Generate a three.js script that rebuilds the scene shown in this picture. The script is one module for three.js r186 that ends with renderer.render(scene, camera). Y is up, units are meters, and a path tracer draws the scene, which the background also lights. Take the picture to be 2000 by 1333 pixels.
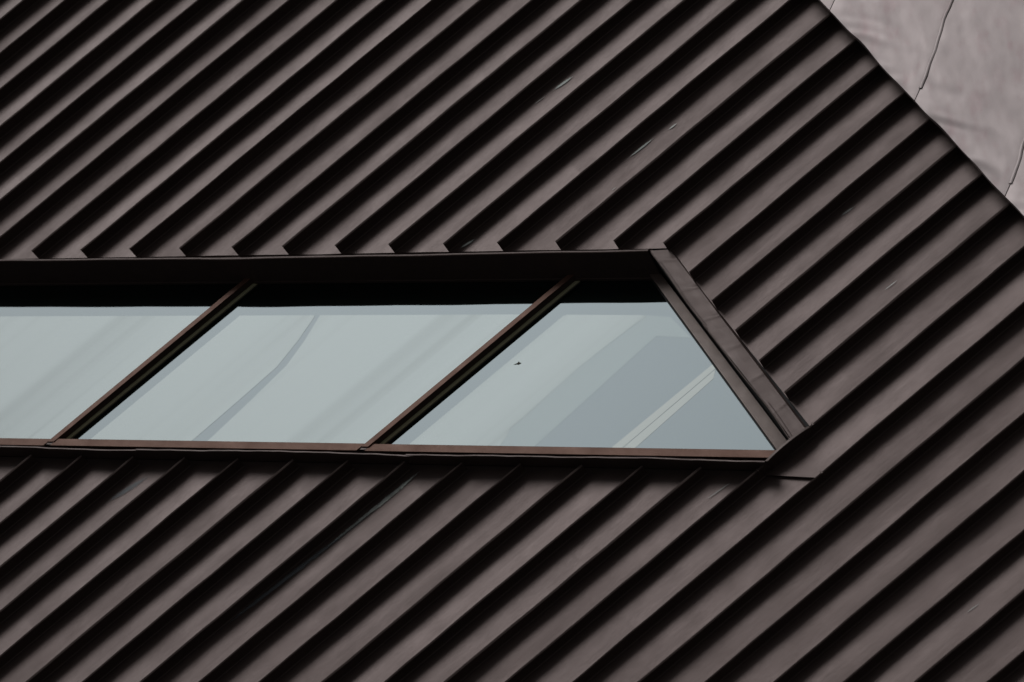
import * as THREE from 'three';
import { mergeGeometries, toCreasedNormals } from 'three/addons/utils/BufferGeometryUtils.js';

// ---------------------------------------------------------------- camera, sky, sun, exposure
const P = 0.4;                              // pitch of the standing seams in metres
const D = 69.037 * P;                       // camera to the middle of the sloping facade
const LEAN = Math.asin(0.5042);             // the metal facade leans back from the vertical
const EYE = 10;
const scene = new THREE.Scene();
const camera = new THREE.PerspectiveCamera(12.176, 1024 / 682, 0.5, 900);
// facade axes: u along the window band, v up the slope, w outwards
const toWorld = (u, v, w) => new THREE.Vector3(u, EYE + v * Math.cos(LEAN) + w * Math.sin(LEAN), -v * Math.sin(LEAN) + w * Math.cos(LEAN));
camera.position.copy(toWorld(0.42683 * D, -0.45579 * D, 0.78107 * D));
camera.lookAt(0, EYE, 0);
camera.focus = D; camera.userData.fStop = 1.4;   // long lens, shallow focus on the window

const sunDir = new THREE.Vector3(-0.440, 0.802, 0.405).normalize();
{
  // thinly veiled sun: an even grey cover, brighter towards the zenith, with the usual glow round the sun
  const w = 512, h = 256, d = new Float32Array(w * h * 4);
  const dir = new THREE.Vector3();
  for (let j = 0; j < h; j++) for (let i = 0; i < w; i++) {
    const el = ((j + 0.5) / h - 0.5) * Math.PI, az = ((i + 0.5) / w - 0.5) * 2 * Math.PI;
    dir.set(Math.cos(el) * Math.cos(az), Math.sin(el), Math.cos(el) * Math.sin(az));
    const chi = dir.angleTo(sunDir);
    const cover = 0.05 * (1 + 2 * Math.max(0, Math.sin(el))) / 3;
    const glow = 1.9 * Math.exp(-((chi / 0.20) ** 2)) + 0.25 * Math.exp(-chi / 0.4);
    const o = (j * w + i) * 4;
    const L = el < 0 ? 0.03 : cover + glow;
    d[o] = L * 0.95; d[o + 1] = L * 1.0; d[o + 2] = L * 1.02; d[o + 3] = 1;
  }
  const t = new THREE.DataTexture(d, w, h, THREE.RGBAFormat, THREE.FloatType);
  t.mapping = THREE.EquirectangularReflectionMapping;
  t.magFilter = THREE.LinearFilter; t.minFilter = THREE.LinearFilter; t.needsUpdate = true;
  scene.background = t; scene.environment = t;
}
const sun = new THREE.DirectionalLight(new THREE.Color(0.96, 1.0, 1.0), 0.5);
sun.position.copy(sunDir).multiplyScalar(60).add(new THREE.Vector3(0, EYE, 0));
sun.target.position.set(0, EYE, 0);
sun.shadow.radius = 50;                     // the sun behind thin cloud: soft-edged shadows
sun.castShadow = true;
sun.shadow.mapSize.set(2048, 2048);
Object.assign(sun.shadow.camera, { left: -16, right: 16, top: 14, bottom: -14, near: 5, far: 140 });
scene.add(sun, sun.target);
const renderer = new THREE.WebGLRenderer({ antialias: true });
renderer.toneMapping = THREE.LinearToneMapping;
renderer.toneMappingExposure = 2.0;
renderer.shadowMap.enabled = true;

// ---------------------------------------------------------------- helpers
function rng(seed) { let s = seed >>> 0; return () => { s = (s + 0x6D2B79F5) >>> 0; let t = s; t = Math.imul(t ^ (t >>> 15), t | 1); t ^= t + Math.imul(t ^ (t >>> 7), t | 61); return ((t ^ (t >>> 14)) >>> 0) / 4294967296; }; }
const R0 = rng(7);
function lattice(seed, nx, ny) { const r = rng(seed), a = new Float32Array(nx * ny).map(() => r()); return (x, y) => { const xi = Math.floor(x), yi = Math.floor(y), fx = x - xi, fy = y - yi, sx = fx * fx * (3 - 2 * fx), sy = fy * fy * (3 - 2 * fy), g = (i, j) => a[(((i % nx) + nx) % nx) + (((j % ny) + ny) % ny) * nx]; return (g(xi, yi) * (1 - sx) + g(xi + 1, yi) * sx) * (1 - sy) + (g(xi, yi + 1) * (1 - sx) + g(xi + 1, yi + 1) * sx) * sy; }; }
// a tiling texture from value(x, y) in 0..1; returns grey or colour bytes
function tex(n, m, fn, srgb) {
  const d = new Uint8Array(n * m * 4);
  for (let j = 0; j < m; j++) for (let i = 0; i < n; i++) { const c = fn(i / n, j / m), o = (j * n + i) * 4; for (let k = 0; k < 3; k++) d[o + k] = Math.max(0, Math.min(255, (Array.isArray(c) ? c[k] : c) * 255)); d[o + 3] = Array.isArray(c) && c.length > 3 ? c[3] * 255 : 255; }
  const t = new THREE.DataTexture(d, n, m); t.wrapS = t.wrapT = THREE.RepeatWrapping; t.magFilter = THREE.LinearFilter; t.minFilter = THREE.LinearMipmapLinearFilter; t.generateMipmaps = true; if (srgb) t.colorSpace = THREE.SRGBColorSpace; t.needsUpdate = true; return t;
}
const toS = (x) => x <= 0.0031308 ? 12.92 * x : 1.055 * Math.pow(x, 1 / 2.4) - 0.055;

// painted brown sheet: streaks run along the sheet (texture y), coarse clouds, fine grain
const nA = lattice(11, 8, 8), nB = lattice(12, 64, 16), nC = lattice(13, 256, 256), nD = lattice(14, 24, 32), nE = lattice(15, 128, 8);
const sheetTone = (x, y) => 0.40 * (nA(x * 8, y * 8) - 0.5) + 0.30 * (nB(x * 64, y * 16) - 0.5) + 0.25 * (nD(x * 24, y * 32) - 0.5) + 0.16 * (nE(x * 128, y * 8) - 0.5) + 0.22 * (nC(x * 256, y * 256) - 0.5);
const sheetColor = tex(512, 512, (x, y) => { const s = 1 + 0.34 * sheetTone(x, y); return [toS(0.9 * s), toS(0.9 * s), toS(0.9 * s)]; }, true);
const sheetRough = tex(512, 512, (x, y) => 0.82 + 0.28 * sheetTone(y * 0.5 + 0.13, x + 0.37) + 0.10 * (nC(x * 256, y * 256) - 0.5));
const fineBump = tex(512, 512, (x, y) => 0.5 + 0.3 * (nC(x * 256, y * 256) - 0.5) + 0.5 * (nB(x * 64, y * 16) - 0.5));
const lin = (r, g, b) => new THREE.Color().setRGB(r, g, b);
const std = (c, rough, o = {}) => new THREE.MeshPhysicalMaterial({ color: c, roughness: rough, side: THREE.DoubleSide, ...o });
const sheetMats = [1, 0.93, 1.06].map((s, i) => std(lin(0.078 * s, 0.055 * s, 0.050 * s), 0.47 + 0.03 * i, { map: sheetColor, roughnessMap: sheetRough, bumpMap: fineBump, bumpScale: 0.0006, specularIntensity: 0.84, specularColor: lin(1, 0.77, 0.735) }));
const seamMat = std(lin(0.070, 0.050, 0.045), 0.55, { specularColor: lin(1, 0.80, 0.75), map: sheetColor, roughnessMap: sheetRough });
const flashMat = std(lin(0.076, 0.053, 0.048), 0.58, { specularIntensity: 0.85, map: sheetColor, roughnessMap: sheetRough, bumpMap: fineBump, bumpScale: 0.0008, specularColor: lin(1, 0.79, 0.75) });
const jambMat = std(lin(0.095, 0.066, 0.058), 0.58, { map: sheetColor, roughnessMap: sheetRough, specularColor: lin(1, 0.82, 0.76) });
const frameMat = std(lin(0.095, 0.046, 0.034), 0.62, { specularColor: lin(1, 0.62, 0.50), map: sheetColor, roughnessMap: sheetRough });
const deckMat = std(lin(0.018, 0.016, 0.016), 0.9);
const innerMat = std(lin(0.035, 0.034, 0.034), 0.95);
const beadMat = std(lin(0.42, 0.39, 0.24), 0.6);
const gasketMat = std(lin(0.012, 0.012, 0.012), 0.7);
const wallMat = std(lin(0.12, 0.11, 0.105), 0.9, { map: sheetColor });

const shadows = (o) => o.traverse((m) => { if (m.isMesh) { m.castShadow = m.receiveShadow = true; } });
function mesh(name, geo, mat, parent) { const m = new THREE.Mesh(geo, mat); m.name = name; parent.add(m); return m; }
function place(o) { o.position.set(0, EYE, 0); o.rotation.x = -LEAN; return o; }
function build(pos, idx, uv) {
  const g = new THREE.BufferGeometry();
  g.setAttribute('position', new THREE.Float32BufferAttribute(pos, 3));
  if (uv) g.setAttribute('uv', new THREE.Float32BufferAttribute(uv, 2));
  g.setIndex(idx); g.computeVertexNormals(); return g;
}
// a flat polygon in (u, v), given in pitches, thickened from w0 to w1; edges slightly chamfered
function slabGeo(pts, w0, w1, bevel = 0.0025) {
  const s = new THREE.Shape(pts.map(([u, v]) => new THREE.Vector2(u * P, v * P)));
  const b = Math.min(bevel, (w1 - w0) * P * 0.3);
  const g = new THREE.ExtrudeGeometry(s, { depth: (w1 - w0) * P - 2 * b, bevelEnabled: b > 0, bevelSize: b, bevelThickness: b, bevelOffset: -b, bevelSegments: 1 });
  g.translate(0, 0, w0 * P + b); const uv = g.attributes.uv, p = g.attributes.position;
  for (let i = 0; i < uv.count; i++) uv.setXY(i, p.getX(i) * 0.6 + p.getZ(i), p.getY(i) * 0.6);
  return g;
}
// seam axes: q across the seams (towards lower right), t along them (towards upper right)
const TH = 47.75 * Math.PI / 180, ST = Math.sin(TH), CT = Math.cos(TH), Q0 = -18.092;
const uv = (q, t) => [(q + Q0) * ST + t * CT, -(q + Q0) * CT + t * ST];
const qOf = (u, v) => u * ST - v * CT - Q0, tOf = (u, v) => u * CT + v * ST;
const tAtV = (q, v) => (v + (q + Q0) * CT) / ST;
const strip = (q0, q1, v0, v1) => [uv(q0, tAtV(q0, v0)), uv(q1, tAtV(q1, v0)), uv(q1, tAtV(q1, v1)), uv(q0, tAtV(q0, v1))];
const H = 0.358;                             // height of a standing seam, in pitches

// ---------------------------------------------------------------- ground
const ground = new THREE.Mesh(new THREE.PlaneGeometry(1200, 1200), std(lin(0.04, 0.04, 0.04), 0.95));
ground.rotation.x = -Math.PI / 2; ground.name = 'ground'; ground.userData = { kind: 'structure', label: 'dark asphalt ground far below the facade', category: 'ground' };
scene.add(ground);

// ---------------------------------------------------------------- the building
const building = place(new THREE.Group()); building.name = 'metal_clad_building';
building.userData = { label: 'dark brown building with diagonal standing seam metal cladding and a slanted window band', category: 'building' };
scene.add(building);
const U0 = -24, U1 = 17, V0 = -12, V1 = 12;
// window opening in pitches
const HEAD = 2.12, FOOT = -2.58, jambU = (v) => 2.73 + (2.24 - v) * (4.12 / 4.6), LEFT = -20.5;
const GLASS = -0.87, CAP = -0.67, DU = 0.109, DV = -0.117;
{
  const s = new THREE.Shape([[U0, V0], [U1, V0], [U1, V1], [U0, V1]].map(([a, b]) => new THREE.Vector2(a * P, b * P)));
  s.holes.push(new THREE.Path([[LEFT, -3.0], [LEFT, HEAD], [jambU(HEAD), HEAD], [jambU(FOOT), FOOT], [6.5, -3.0]].map(([a, b]) => new THREE.Vector2(a * P, b * P))));
  const g = new THREE.ExtrudeGeometry(s, { depth: 1.45 * P, bevelEnabled: false }); g.translate(0, 0, -1.5 * P);
  mesh('roof_deck', g, deckMat, building);
  // closed body behind the facade: walls, floor and roof in world axes
  const body = new THREE.Group(); body.name = 'building_body'; body.rotation.x = LEAN; body.position.set(0, 0, 0); building.add(body);
  const yb = V0 * P * Math.cos(LEAN), zb = -V0 * P * Math.sin(LEAN), yt = V1 * P * Math.cos(LEAN), zt = -V1 * P * Math.sin(LEAN);
  const box = (n, x0, x1, y0, y1, z0, z1) => { const b = new THREE.BoxGeometry(x1 - x0, y1 - y0, z1 - z0); b.translate((x0 + x1) / 2, (y0 + y1) / 2, (z0 + z1) / 2); return mesh(n, b, n === 'wall' ? wallMat : innerMat, body); };
  const xa = U0 * P, xb = U1 * P, back = -9;
  box('wall', xa, xb, -EYE, yb - 0.35, zb - 0.9, zb - 0.55);
  box('wall', xa, xb, -EYE, yt, back - 0.3, back);
  for (const [a, b] of [[xa, xa + 0.25], [xb - 0.25, xb]]) {
    const sh = new THREE.Shape([[back, -EYE], [zb - 0.9, -EYE], [zb - 0.9, yb], [zt - 0.8, yt], [back, yt]].map(([z, y]) => new THREE.Vector2(-z, y)));
    const e = new THREE.ExtrudeGeometry(sh, { depth: b - a, bevelEnabled: false }); e.rotateY(Math.PI / 2); e.translate(a, 0, 0);
    mesh('gable_wall', e, wallMat, body);
  }
  box('flat_roof', xa, xb, yt, yt + 0.3, back - 0.3, zt - 0.02);
  box('floor', xa + 0.26, xb - 0.26, -2.6, -2.35, back + 0.01, 0.55);
}

// edge of the pale volume that overhangs the upper right, and the line where the cladding stops beneath it
const SE = [6.04, 7.92], SD = [2.33, -2.45];   // foot of the first seam, step from seam to seam
const sn = Math.hypot(...SD), sNx = -SD[1] / sn, sNy = SD[0] / sn;        // across the edge, into the volume
const overD = (u, v) => (u - SE[0]) * sNx + (v - SE[1]) * sNy;
// flashing beside the slanted jamb: outer edge
const flO = [3.30, 2.07], flD = [7.097 - 3.30, -2.02 - 2.07], flN = [-flD[1], flD[0]].map((x) => x / Math.hypot(...flD));
const flashD = (u, v) => (u - flO[0]) * flN[0] + (v - flO[1]) * flN[1];
// intersect a seam line with half planes f(u, v) > 0 (f linear)
function span(q, halves) {
  let a = -60, b = 60; const p0 = uv(q, 0), p1 = uv(q, 1);
  for (const f of halves) { const f0 = f(...p0), s = f(...p1) - f0; if (Math.abs(s) < 1e-9) { if (f0 < 0) return null; continue; } const t = -f0 / s; if (s > 0) a = Math.max(a, t); else b = Math.min(b, t); }
  return b - a > 0.02 ? [a, b] : null;
}
const frameHalves = [(u) => u - U0, (u) => U1 - u, (u, v) => v - V0, (u, v) => V1 - v, (u, v) => 0.9 - overD(u, v)];
const offTop = { 1: -.019, 2: -.012, 3: .013, 6: -.014, 7: .018, 8: .025, 9: .013, 11: .031, 16: -.019, 17: .013, 18: .028, 19: -.041, 21: -.029, 22: -.059, 23: -.082, 24: -.069, 25: -.014, 26: .015, 27: .015 };
const offBot = { 12: .009, 15: -.014, 16: -.016, 19: .008, 20: .014, 21: .025, 22: .059, 23: .067, 24: .028, 25: -.014 };

function panGeo(k, ql, qr, halves, r, ends) {
  const NX = 8, cols = [];
  for (let i = 0; i <= NX; i++) { const q = ql + (qr - ql) * i / NX; const s = span(q, halves); if (s) cols.push([q, s[0], s[1], i / NX]); }
  if (cols.length < 2) return null;
  const NT = 26, ph = r() * 50, ph2 = r() * 50, am = 0.0016 + 0.0022 * r(), tilt = (r() - 0.5) * 0.004, pos = [], tx = [], idx = [];
  const ou = r() * 5, ov = r() * 5;
  const row = NT + 3;
  for (const [q, a, b, fx] of cols) for (let j = 0; j < row; j++) {
    let f = (j - 1) / NT; const skirt = j === 0 || j === row - 1; f = Math.max(0, Math.min(1, f));
    const t = a + (b - a) * f, [u, v] = uv(q, t);
    const belly = Math.sin(Math.PI * fx);
    let w = belly * am * (Math.sin(t * 0.9 + ph) + 0.8 * Math.sin(t * 2.3 + ph2) + 0.5 * Math.sin(t * 5.1 + ph + ph2)) + tilt * (fx - 0.5);
    if (ends.lift && f < 0.12) w += 0.03 * (1 - f / 0.12) ** 1.5 + 0.004;
    if (ends.low && f < 0.03) w += 0.002 * Math.sin(u * 4 + ph) * (1 - f / 0.03);
    if (skirt) w -= ends.lift && j === 0 ? 0.005 : 0.022;
    pos.push(u * P, v * P, w); tx.push(q * P * 0.7 + ou, t * P * 0.16 + ov);
  }
  for (let i = 0; i + 1 < cols.length; i++) for (let j = 0; j + 1 < row; j++) { const A = i * row + j, B = A + row; idx.push(A, B, A + 1, B, B + 1, A + 1); }
  return toCreasedNormals(build(pos, idx, tx), 0.7);
}
// profile of a standing seam across q and w, metres: web, folded head, hem at the foot
const seamProfile = (h) => [[-0.003, -0.004], [-0.003, h - 0.003], [-0.001, h], [0.0095, h - 0.005], [0.0125, h - 0.008], [0.0125, h - 0.021], [0.011, h - 0.024], [0.0045, h - 0.024], [0.003, h - 0.027], [0.003, 0.012], [0.006, 0.0105], [0.010, 0.006], [0.011, -0.004]];
function seamGeo(q, halves, r, h = H * P, range) {
  const s = range || span(q, halves); if (!s) return null;
  const [a, b] = s, N = Math.max(8, Math.round((b - a) * 1.6)), prof = seamProfile(h), n = prof.length, pos = [], idx = [], tx = [];
  const p1 = r() * 40, p2 = r() * 40, p3 = r() * 40, head = 0.72 + 0.5 * r();
  for (let i = 0; i <= N; i++) {
    const t = a + (b - a) * i / N;
    const wob = 0.0022 * Math.sin(t * 1.1 + p1) + 0.0016 * Math.sin(t * 2.9 + p2) + 0.0009 * Math.sin(t * 6.1 + p3), up = 0.0014 * Math.sin(t * 1.7 + p2) + 0.0010 * Math.sin(t * 4.3 + p1);
    prof.forEach(([x, w], m) => { const k = Math.max(0, w) / h; const xx = w > h * 0.7 && x > 0.003 ? x * head : x; const [u, v] = uv(q + xx / P, t); pos.push(u * P + wob * k * ST, v * P - wob * k * CT, w + up * k); tx.push(w + m * 0.01 + p1, t * P * 0.3 + p2); });
  }
  for (let i = 0; i < N; i++) for (let m = 0; m < n; m++) { const A = i * n + m, B = i * n + (m + 1) % n; idx.push(A, B, A + n, B, B + n, A + n); }
  for (const [o, f] of [[0, 1], [N * n, -1]]) { // end caps, as a fan of the web and of the head
    const quad = (x, y, z, w2) => f > 0 ? idx.push(o + x, o + z, o + y, o + x, o + w2, o + z) : idx.push(o + x, o + y, o + z, o + x, o + z, o + w2);
    quad(0, 1, 8, 9); quad(1, 2, 3, 8); quad(3, 4, 5, 8); quad(5, 6, 7, 8); quad(0, 9, 10, 12);
  }
  return toCreasedNormals(build(pos, idx, tx), 0.5);
}
const panels = {};
function addPanel(k, zone, offs, halves, ends = {}) {
  const r = rng(1000 + k * 17 + zone.length * 131), o = (n) => offs[n] || 0;
  const g = panGeo(k, k + o(k), k + 1 + o(k + 1), halves, r, ends); if (!g) return;
  const p = mesh('cladding_panel', g, sheetMats[Math.floor(r() * 3)], building);
  const sh = ends.seamHalves || halves;
  const sg = seamGeo(k + o(k), sh, r); if (sg) mesh('standing_seam', sg, seamMat, p);
  panels[zone + k] = p;
}
const headLine = (u, v) => v - 2.30 - 0.0035 * u;
for (let k = -12; k < 44; k++) {
  if (k < 19) addPanel(k, 'upper', offTop, [...frameHalves, headLine]);
  else if (k < 25) addPanel(k, 'upper', offTop, [...frameHalves, (u, v) => flashD(u, v) - 0.07], k === 19 ? { seamHalves: [...frameHalves, (u, v) => flashD(u, v) - 0.03] } : {});
  if (k < 25) addPanel(k, 'lower', offBot, [...frameHalves, (u, v) => -3.06 - v], { seamHalves: [...frameHalves, (u, v) => -3.165 - v] });
  else if (k === 25) {
    addPanel(25, 'main', offTop, [...frameHalves, (u, v) => v + 3.19 + 0.035 * (u - 6.5)], { lift: true, seamHalves: frameHalves });
    const lo = panGeo(25, 25 - .014, 26.015, [...frameHalves, (u, v) => -3.0 - v], rng(77), {});
    mesh('cladding_panel', lo, sheetMats[1], building);
  } else addPanel(k, 'main', offTop, frameHalves);
}

// ---------------------------------------------------------------- flashings round the window
{
  const headV = (u) => { const k = [[-21, 2.10], [-14, 2.096], [-7.4, 2.072], [-2.2, 2.10], [2.9, 2.142]]; for (let i = 1; i < k.length; i++) if (u <= k[i][0]) return k[i - 1][1] + (k[i][1] - k[i - 1][1]) * (u - k[i - 1][0]) / (k[i][0] - k[i - 1][0]); return 2.142; };
  // head flashing: a thin folded edge over the opening, in three lengths that lap
  for (const [a, b, dv] of [[LEFT, -8.3, 0.006], [-8.3, -4.3, 0], [-4.3, 2.80, 0.004]]) {
    const N = 14, pos = [], idx = [], tx = [];
    const sec = [[0.30, -0.045], [0.10, -0.045], [0.02, 0.195], [-0.012, 0.20], [-0.026, 0.19], [-0.03, -0.86]];
    for (let i = 0; i <= N; i++) { const u = a + (b - a) * i / N, w = 0.005 * Math.sin(u * 1.3 + 2) + 0.004 * Math.sin(u * 2.7); sec.forEach(([v, ww], m) => { pos.push(u * P, ((m < 5 ? headV(u) : 2.065) + v + dv + (m < 5 ? w : 0)) * P, ww * P); tx.push(u * P, v + ww * 0.4); }); }
    for (let i = 0; i < N; i++) for (let m = 0; m < 5; m++) { const A = i * 6 + m, B = A + 6; idx.push(A, A + 1, B, B, A + 1, B + 1); }
    mesh('head_flashing', toCreasedNormals(build(pos, idx, tx), 0.4), flashMat, building);
  }
  // flashing beside the slanted jamb, creased where each seam lands on it, with a rolled inner edge
  const inA = [2.755, 2.215], inB = [6.95, -2.43], outA = [flO[0] + 0.01, flO[1] + 0.17], outB = [7.20, -2.12];
  const N = 120, M = 8, pos = [], idx = [], tx = [];
  const crease = [0.055, 0.215, 0.375, 0.53, 0.69, 0.85];
  for (let i = 0; i <= N; i++) {
    const f = i / N; let c = 0; for (const x of crease) { const d = (f - x) / 0.007; c += Math.exp(-d * d); }
    const bulge = 0.010 * Math.sin(Math.PI * 6.25 * f) ** 2;
    for (let j = 0; j <= M; j++) {
      const g = j / M, a = [inA[0] + (inB[0] - inA[0]) * f, inA[1] + (inB[1] - inA[1]) * f], b = [outA[0] + (outB[0] - outA[0]) * f, outA[1] + (outB[1] - outA[1]) * f];
      const slack = 0.02 * Math.sin(f * 9 + 1) * (1 - g);
      let w = 0.018 + 0.007 * Math.sin(Math.PI * (0.12 + 0.75 * g)) + 0.008 * c * (0.1 + g) + bulge * g * (1 - g);
      if (j === 0) w = -0.30; if (j === M) w = -0.02;
      const gg = j === 0 ? 0 : j === 1 ? 0.0 : g;
      pos.push((a[0] + (b[0] - a[0]) * gg + slack) * P, (a[1] + (b[1] - a[1]) * gg) * P, w); tx.push(g * 0.12, f * 2.4 * 0.6);
    }
  }
  for (let i = 0; i < N; i++) for (let j = 0; j < M; j++) { const A = i * (M + 1) + j, B = A + M + 1; idx.push(A, B, A + 1, B, B + 1, A + 1); }
  const jf = mesh('jamb_flashing', toCreasedNormals(build(pos, idx, tx), 0.6), flashMat, building);
  const edge = (f0, f1, off, w, r) => { const c = []; for (let i = 0; i <= 24; i++) { const f = f0 + (f1 - f0) * i / 24; c.push(new THREE.Vector3((inA[0] + (inB[0] - inA[0]) * f + off + 0.02 * Math.sin(f * 9 + 1) + 0.014 * Math.sin(f * 17)) * P, (inA[1] + (inB[1] - inA[1]) * f) * P, w)); } return new THREE.TubeGeometry(new THREE.CatmullRomCurve3(c), 60, r, 6); };
  mesh('rolled_edge', edge(0.0, 0.42, -0.012, 0.032, 0.0055), flashMat, jf);
  mesh('rolled_edge', edge(0.40, 1.0, -0.03, 0.030, 0.0060), flashMat, jf);
  mesh('lap_edge', edge(0.06, 0.40, 0.045, 0.030, 0.0030), flashMat, jf);
  mesh('lap_edge', edge(0.80, 0.985, 0.07, 0.034, 0.0035), flashMat, jf);

  // sill flashing: slopes out over the cladding below, front edge slightly wavy, lapped in three lengths
  const vEdge = (u) => { const k = [[-21, -3.02], [-12, -3.053], [-8.5, -3.112], [-7.96, -3.088], [-3.94, -3.066], [-1.36, -3.125], [-1.30, -3.10], [0.94, -3.096], [4.41, -3.088], [6.6, -3.13]]; for (let i = 1; i < k.length; i++) if (u <= k[i][0]) { const f = (u - k[i - 1][0]) / (k[i][0] - k[i - 1][0]); return k[i - 1][1] + (k[i][1] - k[i - 1][1]) * f; } return -3.13; };
  for (const [a, b, dw] of [[LEFT, -8.0, 0], [-8.2, -1.32, 0.012], [-1.5, 6.62, 0.022]]) {
    const n = 40, pos = [], idx = [], tx = [];
    for (let i = 0; i <= n; i++) {
      const u = a + (b - a) * i / n, e = vEdge(Math.max(u, a + 0.22)) - 0.047 + 0.004 * Math.sin(u * 5) + 0.003 * Math.sin(u * 11 + 1), W = 0.58 + dw + 0.01 * Math.sin(u * 2.1);
      const sec = [[-2.565 + dw * 0.4, -0.55], [e + 0.026, W], [e - 0.002, W + 0.003], [e - 0.004, W - 0.01], [e + 0.02, W - 0.03], [-3.045, 0.0], [-3.045, -0.05]];
      for (const [v, w] of sec) { pos.push(u * P, v * P, w * P); tx.push(u * P, w * P); }
    }
    for (let i = 0; i < n; i++) for (let m = 0; m < 6; m++) { const A = i * 7 + m, B = A + 7; idx.push(A, A + 1, B, B, A + 1, B + 1); }
    mesh('sill_flashing', toCreasedNormals(build(pos, idx, tx), 0.3), flashMat, building);
  }
}
{
  // raised cover over the seam where sill and jamb meet
  const q = 24.985, ta = tOf(6.50, -3.20), tb = tOf(7.13, -2.05), n = 26, pos = [], idx = [], tx = [];
  for (let i = 0; i <= n; i++) {
    const f = i / n, t = ta + (tb - ta) * f, h = (H + 0.012 + 0.085 * Math.sin(Math.PI * f) ** 0.8) * P;
    const prof = [[-0.008, 0.02], [-0.008, h - 0.004], [-0.004, h], [0.014, h], [0.018, h - 0.004], [0.018, h - 0.045], [0.010, h - 0.06], [0.009, 0.02]];
    for (const [x, w] of prof) { const [u, v] = uv(q + x / P, t); pos.push(u * P, v * P, w); tx.push(w, t * P); }
  }
  for (let i = 0; i < n; i++) for (let m = 0; m < 8; m++) { const A = i * 8 + m, B = i * 8 + (m + 1) % 8; idx.push(A, B, A + 8, B, B + 8, A + 8); }
  mesh('corner_cover', toCreasedNormals(build(pos, idx, tx), 0.5), seamMat, building);
  for (const [u, v, kk] of [[6.42, -3.27, 25], [7.16, -1.98, 25], [6.86, -2.45, 25], [7.52, -3.05, 26]]) { // clips folded over the seams
    const qq = kk === 25 ? 24.986 : 26.015, t = tOf(u, v), c = [];
    const h = kk === 25 && v === -2.45 ? H + 0.095 : H + 0.012;
    const g = slabGeo([uv(qq - 0.024, t), uv(qq + 0.05, t), uv(qq + 0.05, t + 0.035), uv(qq - 0.024, t + 0.035)], h - 0.16, h + 0.008, 0.001);
    mesh('seam_clip', g, flashMat, building);
  }
}

// ---------------------------------------------------------------- the three windows of the band
// dark tinted panes that mirror the sky; the film on them mirrors a little more, drawing in paler reflections, and carries faint rubbed streaks
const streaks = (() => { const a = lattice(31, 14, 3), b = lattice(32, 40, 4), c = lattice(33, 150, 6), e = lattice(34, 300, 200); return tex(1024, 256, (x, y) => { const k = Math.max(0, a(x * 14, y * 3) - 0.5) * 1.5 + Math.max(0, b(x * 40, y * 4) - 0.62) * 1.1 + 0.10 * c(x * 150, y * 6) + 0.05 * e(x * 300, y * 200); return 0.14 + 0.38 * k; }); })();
const gloss = (tint, spec, rough, extra = {}) => new THREE.MeshPhysicalMaterial({ color: lin(0.004, 0.006, 0.005), roughness: rough, ior: 1.5, specularIntensity: spec, specularColor: tint, side: THREE.DoubleSide, ...extra });
const glassMat = gloss(lin(0.85, 0.95, 1.0), 0.78, 0.03);
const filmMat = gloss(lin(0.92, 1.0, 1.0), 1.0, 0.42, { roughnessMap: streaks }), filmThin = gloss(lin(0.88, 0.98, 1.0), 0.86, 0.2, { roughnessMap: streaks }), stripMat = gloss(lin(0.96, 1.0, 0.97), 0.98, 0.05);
const QM = [5.13, 11.12, 17.15];             // mullions stand over these seams
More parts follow.
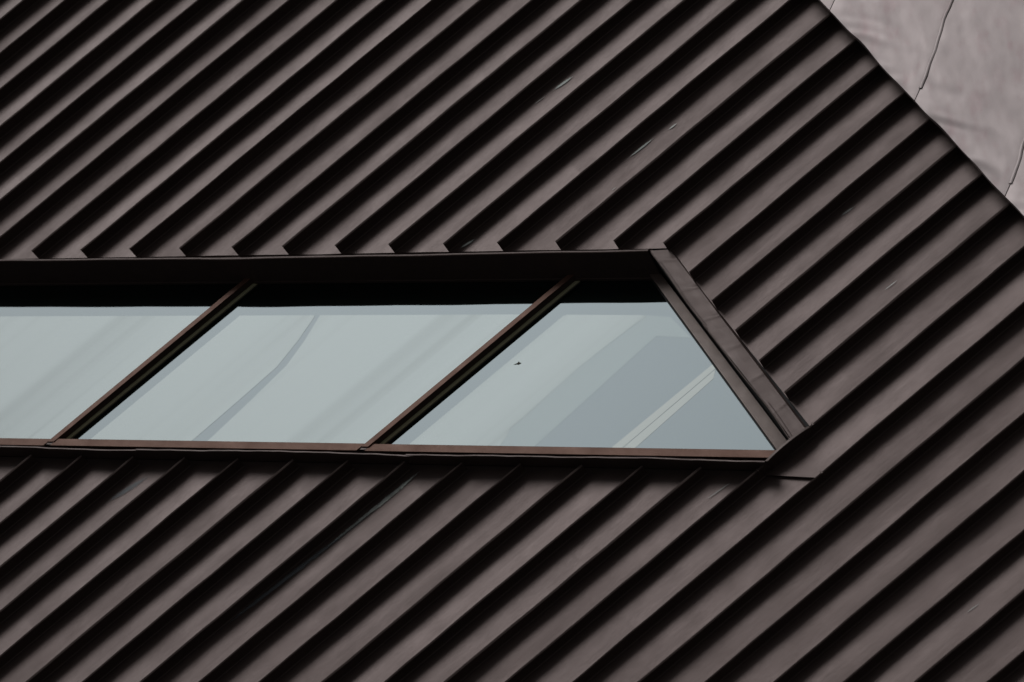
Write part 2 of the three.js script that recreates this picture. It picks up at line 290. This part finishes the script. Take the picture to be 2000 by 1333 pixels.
function windowUnit(i) {
  const wd = new THREE.Group(); wd.name = 'window'; building.add(wd);
  const ql = QM[i] + 0.12, qr = i < 2 ? QM[i + 1] + 0.02 : null;
  const area = (v0, v1, a = ql, b = qr) => b !== null ? strip(a, b, v0, v1) : [uv(a, tAtV(a, v0)), [jambU(v0) - 0.1, v0], [jambU(v1) - 0.1, v1], uv(a, tAtV(a, v1))];
  mesh('pane', slabGeo(area(-2.457, 2.093), GLASS - 0.02, GLASS, 0), glassMat, wd);
  // head and foot of the frame
  mesh('frame_head', slabGeo(area(2.023, 2.108), GLASS + 0.004, GLASS + 0.10), seamMat, wd);
  const qa = QM[i] + 0.12, qb = i < 2 ? QM[i + 1] - 0.015 : null;
  const rail = i < 2 ? strip(qa, qb, -2.389, -2.209) : [uv(qa, tAtV(qa, -2.389)), [jambU(-2.389) - 0.02, -2.389], [jambU(-2.209) - 0.40, -2.209], uv(qa, tAtV(qa, -2.209))];
  mesh('bottom_rail', slabGeo(rail, GLASS + 0.004, CAP + (i === 1 ? 0.012 : 0)), frameMat, wd);
  // mullion on the left of the pane: web, capping, bead and gasket beside the glass
  const q = QM[i];
  const mu = mesh('mullion', slabGeo(strip(q + 0.008, q + 0.118, -2.36, 2.093), GLASS - 0.2, CAP + 0.0), seamMat, wd);
  mesh('cap', slabGeo(strip(q, q + 0.13, -2.304, 2.093), CAP + 0.003, CAP + 0.035, 0.003), frameMat, wd);
  mesh('glazing_bead', slabGeo(strip(q + 0.121, q + 0.205, -2.20, 2.013), GLASS + 0.004, GLASS + 0.05, 0.002), beadMat, wd);
  mesh('gasket', slabGeo(strip(q + 0.208, q + 0.235, -2.20, 2.013), GLASS + 0.004, GLASS + 0.02, 0.002), gasketMat, wd);
  if (i === 2) { // slanted jamb of the last window
    const jin = (v) => 2.903 + (1.642 - v) * 0.878;
    mesh('jamb', slabGeo([[jin(2.093), 2.093], [jambU(2.093) - 0.07, 2.093], [jambU(-2.389) - 0.05, -2.389], [jin(-2.20), -2.20]], GLASS + 0.004, CAP + 0.02), jambMat, wd);
    mesh('gasket', slabGeo([[jin(2.013) - 0.045, 2.013], [jin(2.013) - 0.004, 2.013], [jin(-2.19) - 0.004, -2.19], [jin(-2.19) - 0.045, -2.19]], GLASS + 0.004, GLASS + 0.02, 0.002), gasketMat, wd);
  }
  return wd;
}
const wins = [0, 1, 2].map(windowUnit);
wins[0].userData.label = 'first window pane of the band, cut by the picture edge';
wins[1].userData.label = 'middle window pane with a thin dark gap in its film';
wins[2].userData.label = 'last window pane, ending in a slanted jamb';
// film on the panes: outlines and gloss of the sheets draw in paler reflections
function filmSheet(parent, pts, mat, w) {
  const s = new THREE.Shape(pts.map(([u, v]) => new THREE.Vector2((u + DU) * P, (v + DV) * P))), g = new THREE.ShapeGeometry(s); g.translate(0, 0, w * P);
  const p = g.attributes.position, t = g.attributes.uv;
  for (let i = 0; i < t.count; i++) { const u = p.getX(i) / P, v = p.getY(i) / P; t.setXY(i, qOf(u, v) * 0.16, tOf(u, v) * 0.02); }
  mesh('reflection_film', g, mat, parent);
}
{
  const IN = GLASS + 0.004, L = (q, v) => uv(q, tAtV(q, v)), TOPF = 1.30;
  // margins left at mullion and frame head imitate the double glazing's ghost reflection
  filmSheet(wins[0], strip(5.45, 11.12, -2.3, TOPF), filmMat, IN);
  // middle pane: two sheets with a slanting, slightly bent gap
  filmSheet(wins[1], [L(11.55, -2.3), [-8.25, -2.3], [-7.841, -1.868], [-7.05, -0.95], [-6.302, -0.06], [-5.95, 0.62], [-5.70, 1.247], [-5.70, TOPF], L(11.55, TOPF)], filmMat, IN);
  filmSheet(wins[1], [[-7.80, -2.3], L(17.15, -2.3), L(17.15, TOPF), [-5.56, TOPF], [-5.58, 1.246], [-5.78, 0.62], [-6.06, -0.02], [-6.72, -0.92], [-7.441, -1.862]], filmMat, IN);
  // last pane: full sheet up to a wavy edge, a thinner sheet beside it, bare glass, and a paler strip
  const wave = [[-0.46, -2.3], [-0.248, -1.982], [-0.13, -1.72], [-0.10, -1.55], [0.16, -1.28], [0.62, -0.70], [1.185, -0.027], [1.72, 0.52], [2.20, 0.98], [2.47, 1.24]];
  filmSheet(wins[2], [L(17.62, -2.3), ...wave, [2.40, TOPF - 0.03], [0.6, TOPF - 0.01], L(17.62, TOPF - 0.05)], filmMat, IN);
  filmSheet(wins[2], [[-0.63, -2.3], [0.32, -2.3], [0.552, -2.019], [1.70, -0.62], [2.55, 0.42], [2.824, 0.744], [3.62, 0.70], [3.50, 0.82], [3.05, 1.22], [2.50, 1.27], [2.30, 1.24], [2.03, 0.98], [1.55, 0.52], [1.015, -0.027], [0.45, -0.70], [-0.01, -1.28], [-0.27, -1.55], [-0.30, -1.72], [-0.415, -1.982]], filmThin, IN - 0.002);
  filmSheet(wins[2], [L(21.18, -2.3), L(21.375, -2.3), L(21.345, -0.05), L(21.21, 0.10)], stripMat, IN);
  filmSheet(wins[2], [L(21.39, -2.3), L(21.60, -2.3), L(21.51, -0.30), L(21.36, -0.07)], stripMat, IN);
}

// ---------------------------------------------------------------- pale volume at the upper right
const nF = lattice(16, 20, 20), nG = lattice(17, 48, 48);
const paleTone = (x, y) => 0.55 * (nA(x * 8, y * 8) - 0.5) + 0.45 * (nF(x * 20, y * 20) - 0.5) + 0.15 * (nG(x * 48, y * 48) - 0.5) + 0.12 * (nC(x * 256, y * 256) - 0.5);
const paleColor = tex(512, 512, (x, y) => { const s = paleTone(x, y), k = 0.82 * (1 + 0.22 * s), m = Math.max(0, -s - 0.05) * 0.25; return [toS(k), toS(k * (1 - m)), toS(k * (1 - 0.8 * m))]; }, true);
const paleRough = tex(256, 256, (x, y) => 0.85 + 0.16 * paleTone(x + 0.31, y + 0.57));
const paleMats = [1, 0.92, 1.05].map((s) => std(lin(0.35 * s, 0.286 * s, 0.280 * s), 0.56, { metalness: 0.3, specularColor: lin(1, 0.9, 0.89), map: paleColor, roughnessMap: paleRough }));
const volume = place(new THREE.Group()); volume.name = 'pale_metal_volume';
volume.userData = { label: 'pale mauve grey sheet metal volume overhanging the ribbed brown cladding', category: 'building' };
scene.add(volume);
{
  const UPD = [0.145, 1.0];                  // seams run almost straight up the slope
  const foot = (s) => [SE[0] + SD[0] * s, SE[1] + SD[1] * s];
  const TOP = 0.70;
  const seamBend = (y, j) => 0.03 * Math.sin(y * 1.7 + j) * Math.min(1, y) + 0.05 * (1 - Math.exp(-y * 1.6)) ;
  for (let j = -2; j < 4; j++) {
    const r = rng(500 + j), NX = 44, NY = 56, LEN = 7, pos = [], idx = [], tx = [], ph = [r() * 20, r() * 20, r() * 20, r() * 20], nz = lattice(600 + j, 32, 32);
    for (let y = -1; y <= NY; y++) for (let x = -1; x <= NX + 1; x++) {
      const fx = Math.max(0, Math.min(1, x / NX)), f = Math.max(0, y / NY), rise = LEN * f * f * 0.6 + LEN * f * 0.4;
      const gx = 0.003 + 0.994 * fx;
      const e = foot(j + gx), wav = (0.020 * Math.sin(gx * 7 + ph[0]) + 0.012 * Math.sin(gx * 15 + ph[1])) * Math.sin(Math.PI * gx) * Math.exp(-rise * 2);
      const b = seamBend(rise, j) * (1 - gx) + seamBend(rise, j + 1) * gx;
      const u = e[0] + UPD[0] * rise + b + wav * sNx, v = e[1] + UPD[1] * rise + wav * sNy;
      // wrinkles that fan out from the lower edge, and soft dents
      const slant = gx * 1.7 - rise + 0.14 * nz(gx * 3, rise * 1.1);
      const fold = (Math.sin(slant * 8 + ph[2]) * 0.6 + Math.sin(slant * 15 + ph[3]) * 0.3) * Math.exp(-rise / 0.9) * Math.sin(Math.PI * Math.min(1, gx * 1.1)) ** 0.6;
      let w = TOP * P + 0.015 * fold + 0.006 * (nz(gx * 4 + 3, rise * 1.6) - 0.5) + 0.0008 * (nz(gx * 13, rise * 5) - 0.5);
      w -= 0.002 * Math.exp(-Math.min(gx, 1 - gx) * 40);
      if (y < 0 || x < 0 || x > NX) w = (TOP - 0.16) * P;
      pos.push(u * P, v * P, w); tx.push(gx * 0.9 + ph[0], rise * P * 0.66 + ph[1]);
    }
    const C = NX + 3; for (let y = 0; y <= NY; y++) for (let x = 0; x < C - 1; x++) { const A = y * C + x, B = A + C; idx.push(A, A + 1, B, B, A + 1, B + 1); }
    mesh('metal_sheet', toCreasedNormals(build(pos, idx, tx), 0.6), paleMats[((j % 3) + 3) % 3], volume);
  }
  for (let j = -1; j < 4; j++) { // thin upright seams between the sheets; they stop a hand's width above the edge
    const c = [], r = rng(640 + j), p = r() * 9, e = foot(j);
    for (let i = 0; i <= 40; i++) { const y = 0.30 + 6.4 * i / 40; c.push(new THREE.Vector3((e[0] + UPD[0] * y + seamBend(y, j) + 0.012 * Math.sin(y * 5 + p) + 0.007 * Math.sin(y * 11 + p)) * P, (e[1] + y) * P, TOP * P + 0.005)); }
    const sp = [], si = [], st = [], pr = [[-0.015, -0.02], [-0.014, 0.004], [-0.008, 0.007], [0.006, 0.0065], [0.015, 0.003], [0.018, -0.02]];
    c.forEach((q, n) => { for (const [x, w] of pr) { sp.push(q.x + x, q.y, q.z + w - 0.003); st.push(x * 4, q.y * 0.4); } if (n) for (let m = 0; m < 5; m++) { const A = (n - 1) * 6 + m, B = A + 6; si.push(A, A + 1, B, B, A + 1, B + 1); } });
    mesh('upright_seam', toCreasedNormals(build(sp, si, st), 0.6), paleMats[2], volume);
  }
  // body under the sheets
  const A = foot(-2), B = foot(4), inn = (p, d) => [p[0] + sNx * d, p[1] + sNy * d];
  const far = [[B[0] + 1, B[1] + 7], [A[0] + 1, A[1] + 7]];
  mesh('soffit', slabGeo([inn(A, 0.03), inn(B, 0.03), far[0], far[1]], 0.44, 0.66, 0), deckMat, volume);
  mesh('body', slabGeo([inn(A, 1.0), inn(B, 1.0), far[0], far[1]], -0.04, 0.435, 0), deckMat, volume);
}

// ---------------------------------------------------------------- marks on the metal, and a speck on the glass
{
  const nS = lattice(71, 64, 64), nT = lattice(72, 24, 24);
  const mark = tex(256, 256, (x, y) => { // ragged scuff, long along y
    const dx = (x - 0.5) * 2, dy = (y - 0.5) * 2, prof = Math.max(0, 1 - Math.abs(dx) * 1.15 / Math.max(0.05, 1 - dy * dy * 0.9)) * Math.max(0, 1 - dy * dy), n = 0.5 * nT(x * 6, y * 40) + 0.75 * nS(x * 22, y * 170);
    return Math.max(0, Math.min(1, (prof * 1.5 + n * 0.9 - 0.85) * 1.6)); });
  const markMat = (c, o) => new THREE.MeshPhysicalMaterial({ color: c, roughness: 0.85, transparent: true, opacity: o, alphaMap: mark, side: THREE.DoubleSide });
  const white = markMat(lin(0.62, 0.63, 0.60), 0.95), faint = markMat(lin(0.42, 0.40, 0.38), 0.6), bluish = markMat(lin(0.21, 0.23, 0.25), 0.5);
  const put = (key, u0, v0, u1, v1, width, mat) => {
    const p = panels[key]; if (!p) return;
    const q0 = qOf(u0, v0), q1 = qOf(u1, v1), t0 = tOf(u0, v0), t1 = tOf(u1, v1), n = 8, pos = [], idx = [], tx = [];
    for (let i = 0; i <= n; i++) for (const s of [0, 1]) { const f = i / n, q = q0 + (q1 - q0) * f + (s - 0.5) * width, t = t0 + (t1 - t0) * f, [u, v] = uv(q, t); pos.push(u * P, v * P, 0.0075); tx.push(s, f); }
    for (let i = 0; i < n; i++) idx.push(2 * i, 2 * i + 1, 2 * i + 2, 2 * i + 1, 2 * i + 3, 2 * i + 2);
    mesh('scuff_mark', build(pos, idx, tx), mat, p);
  };
  put('lower19', -3.35, -5.32, -1.38, -3.20, 0.13, white);
  put('lower19', -2.45, -4.40, -1.34, -3.16, 0.15, white);
  put('lower19', -5.4, -7.35, -2.2, -4.15, 0.18, bluish);
  put('lower14', -9.0, -4.2, -8.0, -3.42, 0.22, bluish);
  put('upper13', -0.55, 6.52, -0.08, 6.95, 0.12, white);
  put('upper13', -0.95, 6.15, -0.65, 6.42, 0.05, faint);
  put('upper16', 1.70, 4.62, 2.28, 5.22, 0.09, white);
  put('upper16', 2.52, 5.36, 2.72, 5.56, 0.06, white);
  put('upper16', 1.50, 3.80, 1.62, 3.92, 0.05, faint);
  put('upper21', 6.92, 3.02, 7.24, 3.30, 0.10, faint);
  put('upper23', 8.20, 1.18, 8.50, 1.48, 0.03, white);
  put('main30', 11.08, -6.1, 11.38, -5.82, 0.06, faint);
  put('lower24', 5.20, -3.80, 5.80, -3.28, 0.07, faint);
  put('upper15', -1.85, 2.36, -1.50, 2.62, 0.10, white);
  // a small crumpled bit of dark leaf stuck to the last pane
  const pos = [], idx = [], r = rng(9); const n = 11;
  pos.push(0, 0, 0.006);
  for (let i = 0; i < n; i++) { const a = i / n * Math.PI * 2, rad = 0.009 + 0.020 * r() ** 1.5 + (i === 5 ? 0.018 : 0); pos.push(Math.cos(a) * rad * 1.3, Math.sin(a) * rad * 0.8, 0.001 + 0.005 * r()); }
  for (let i = 0; i < n; i++) idx.push(0, 1 + i, 1 + (i + 1) % n);
  const speck = place(new THREE.Group()); speck.name = 'leaf_scrap';
  const s = mesh('scrap', build(pos, idx), std(lin(0.03, 0.026, 0.015), 0.9), speck); s.position.set((-0.293 + DU) * P, (0.057 + DV) * P, GLASS * P + 0.0005); s.rotation.z = 0.5;
  speck.userData = { label: 'tiny dark scrap stuck on the last window pane', category: 'debris' };
  scene.add(speck);
}
shadows(scene);
renderer.render(scene, camera);
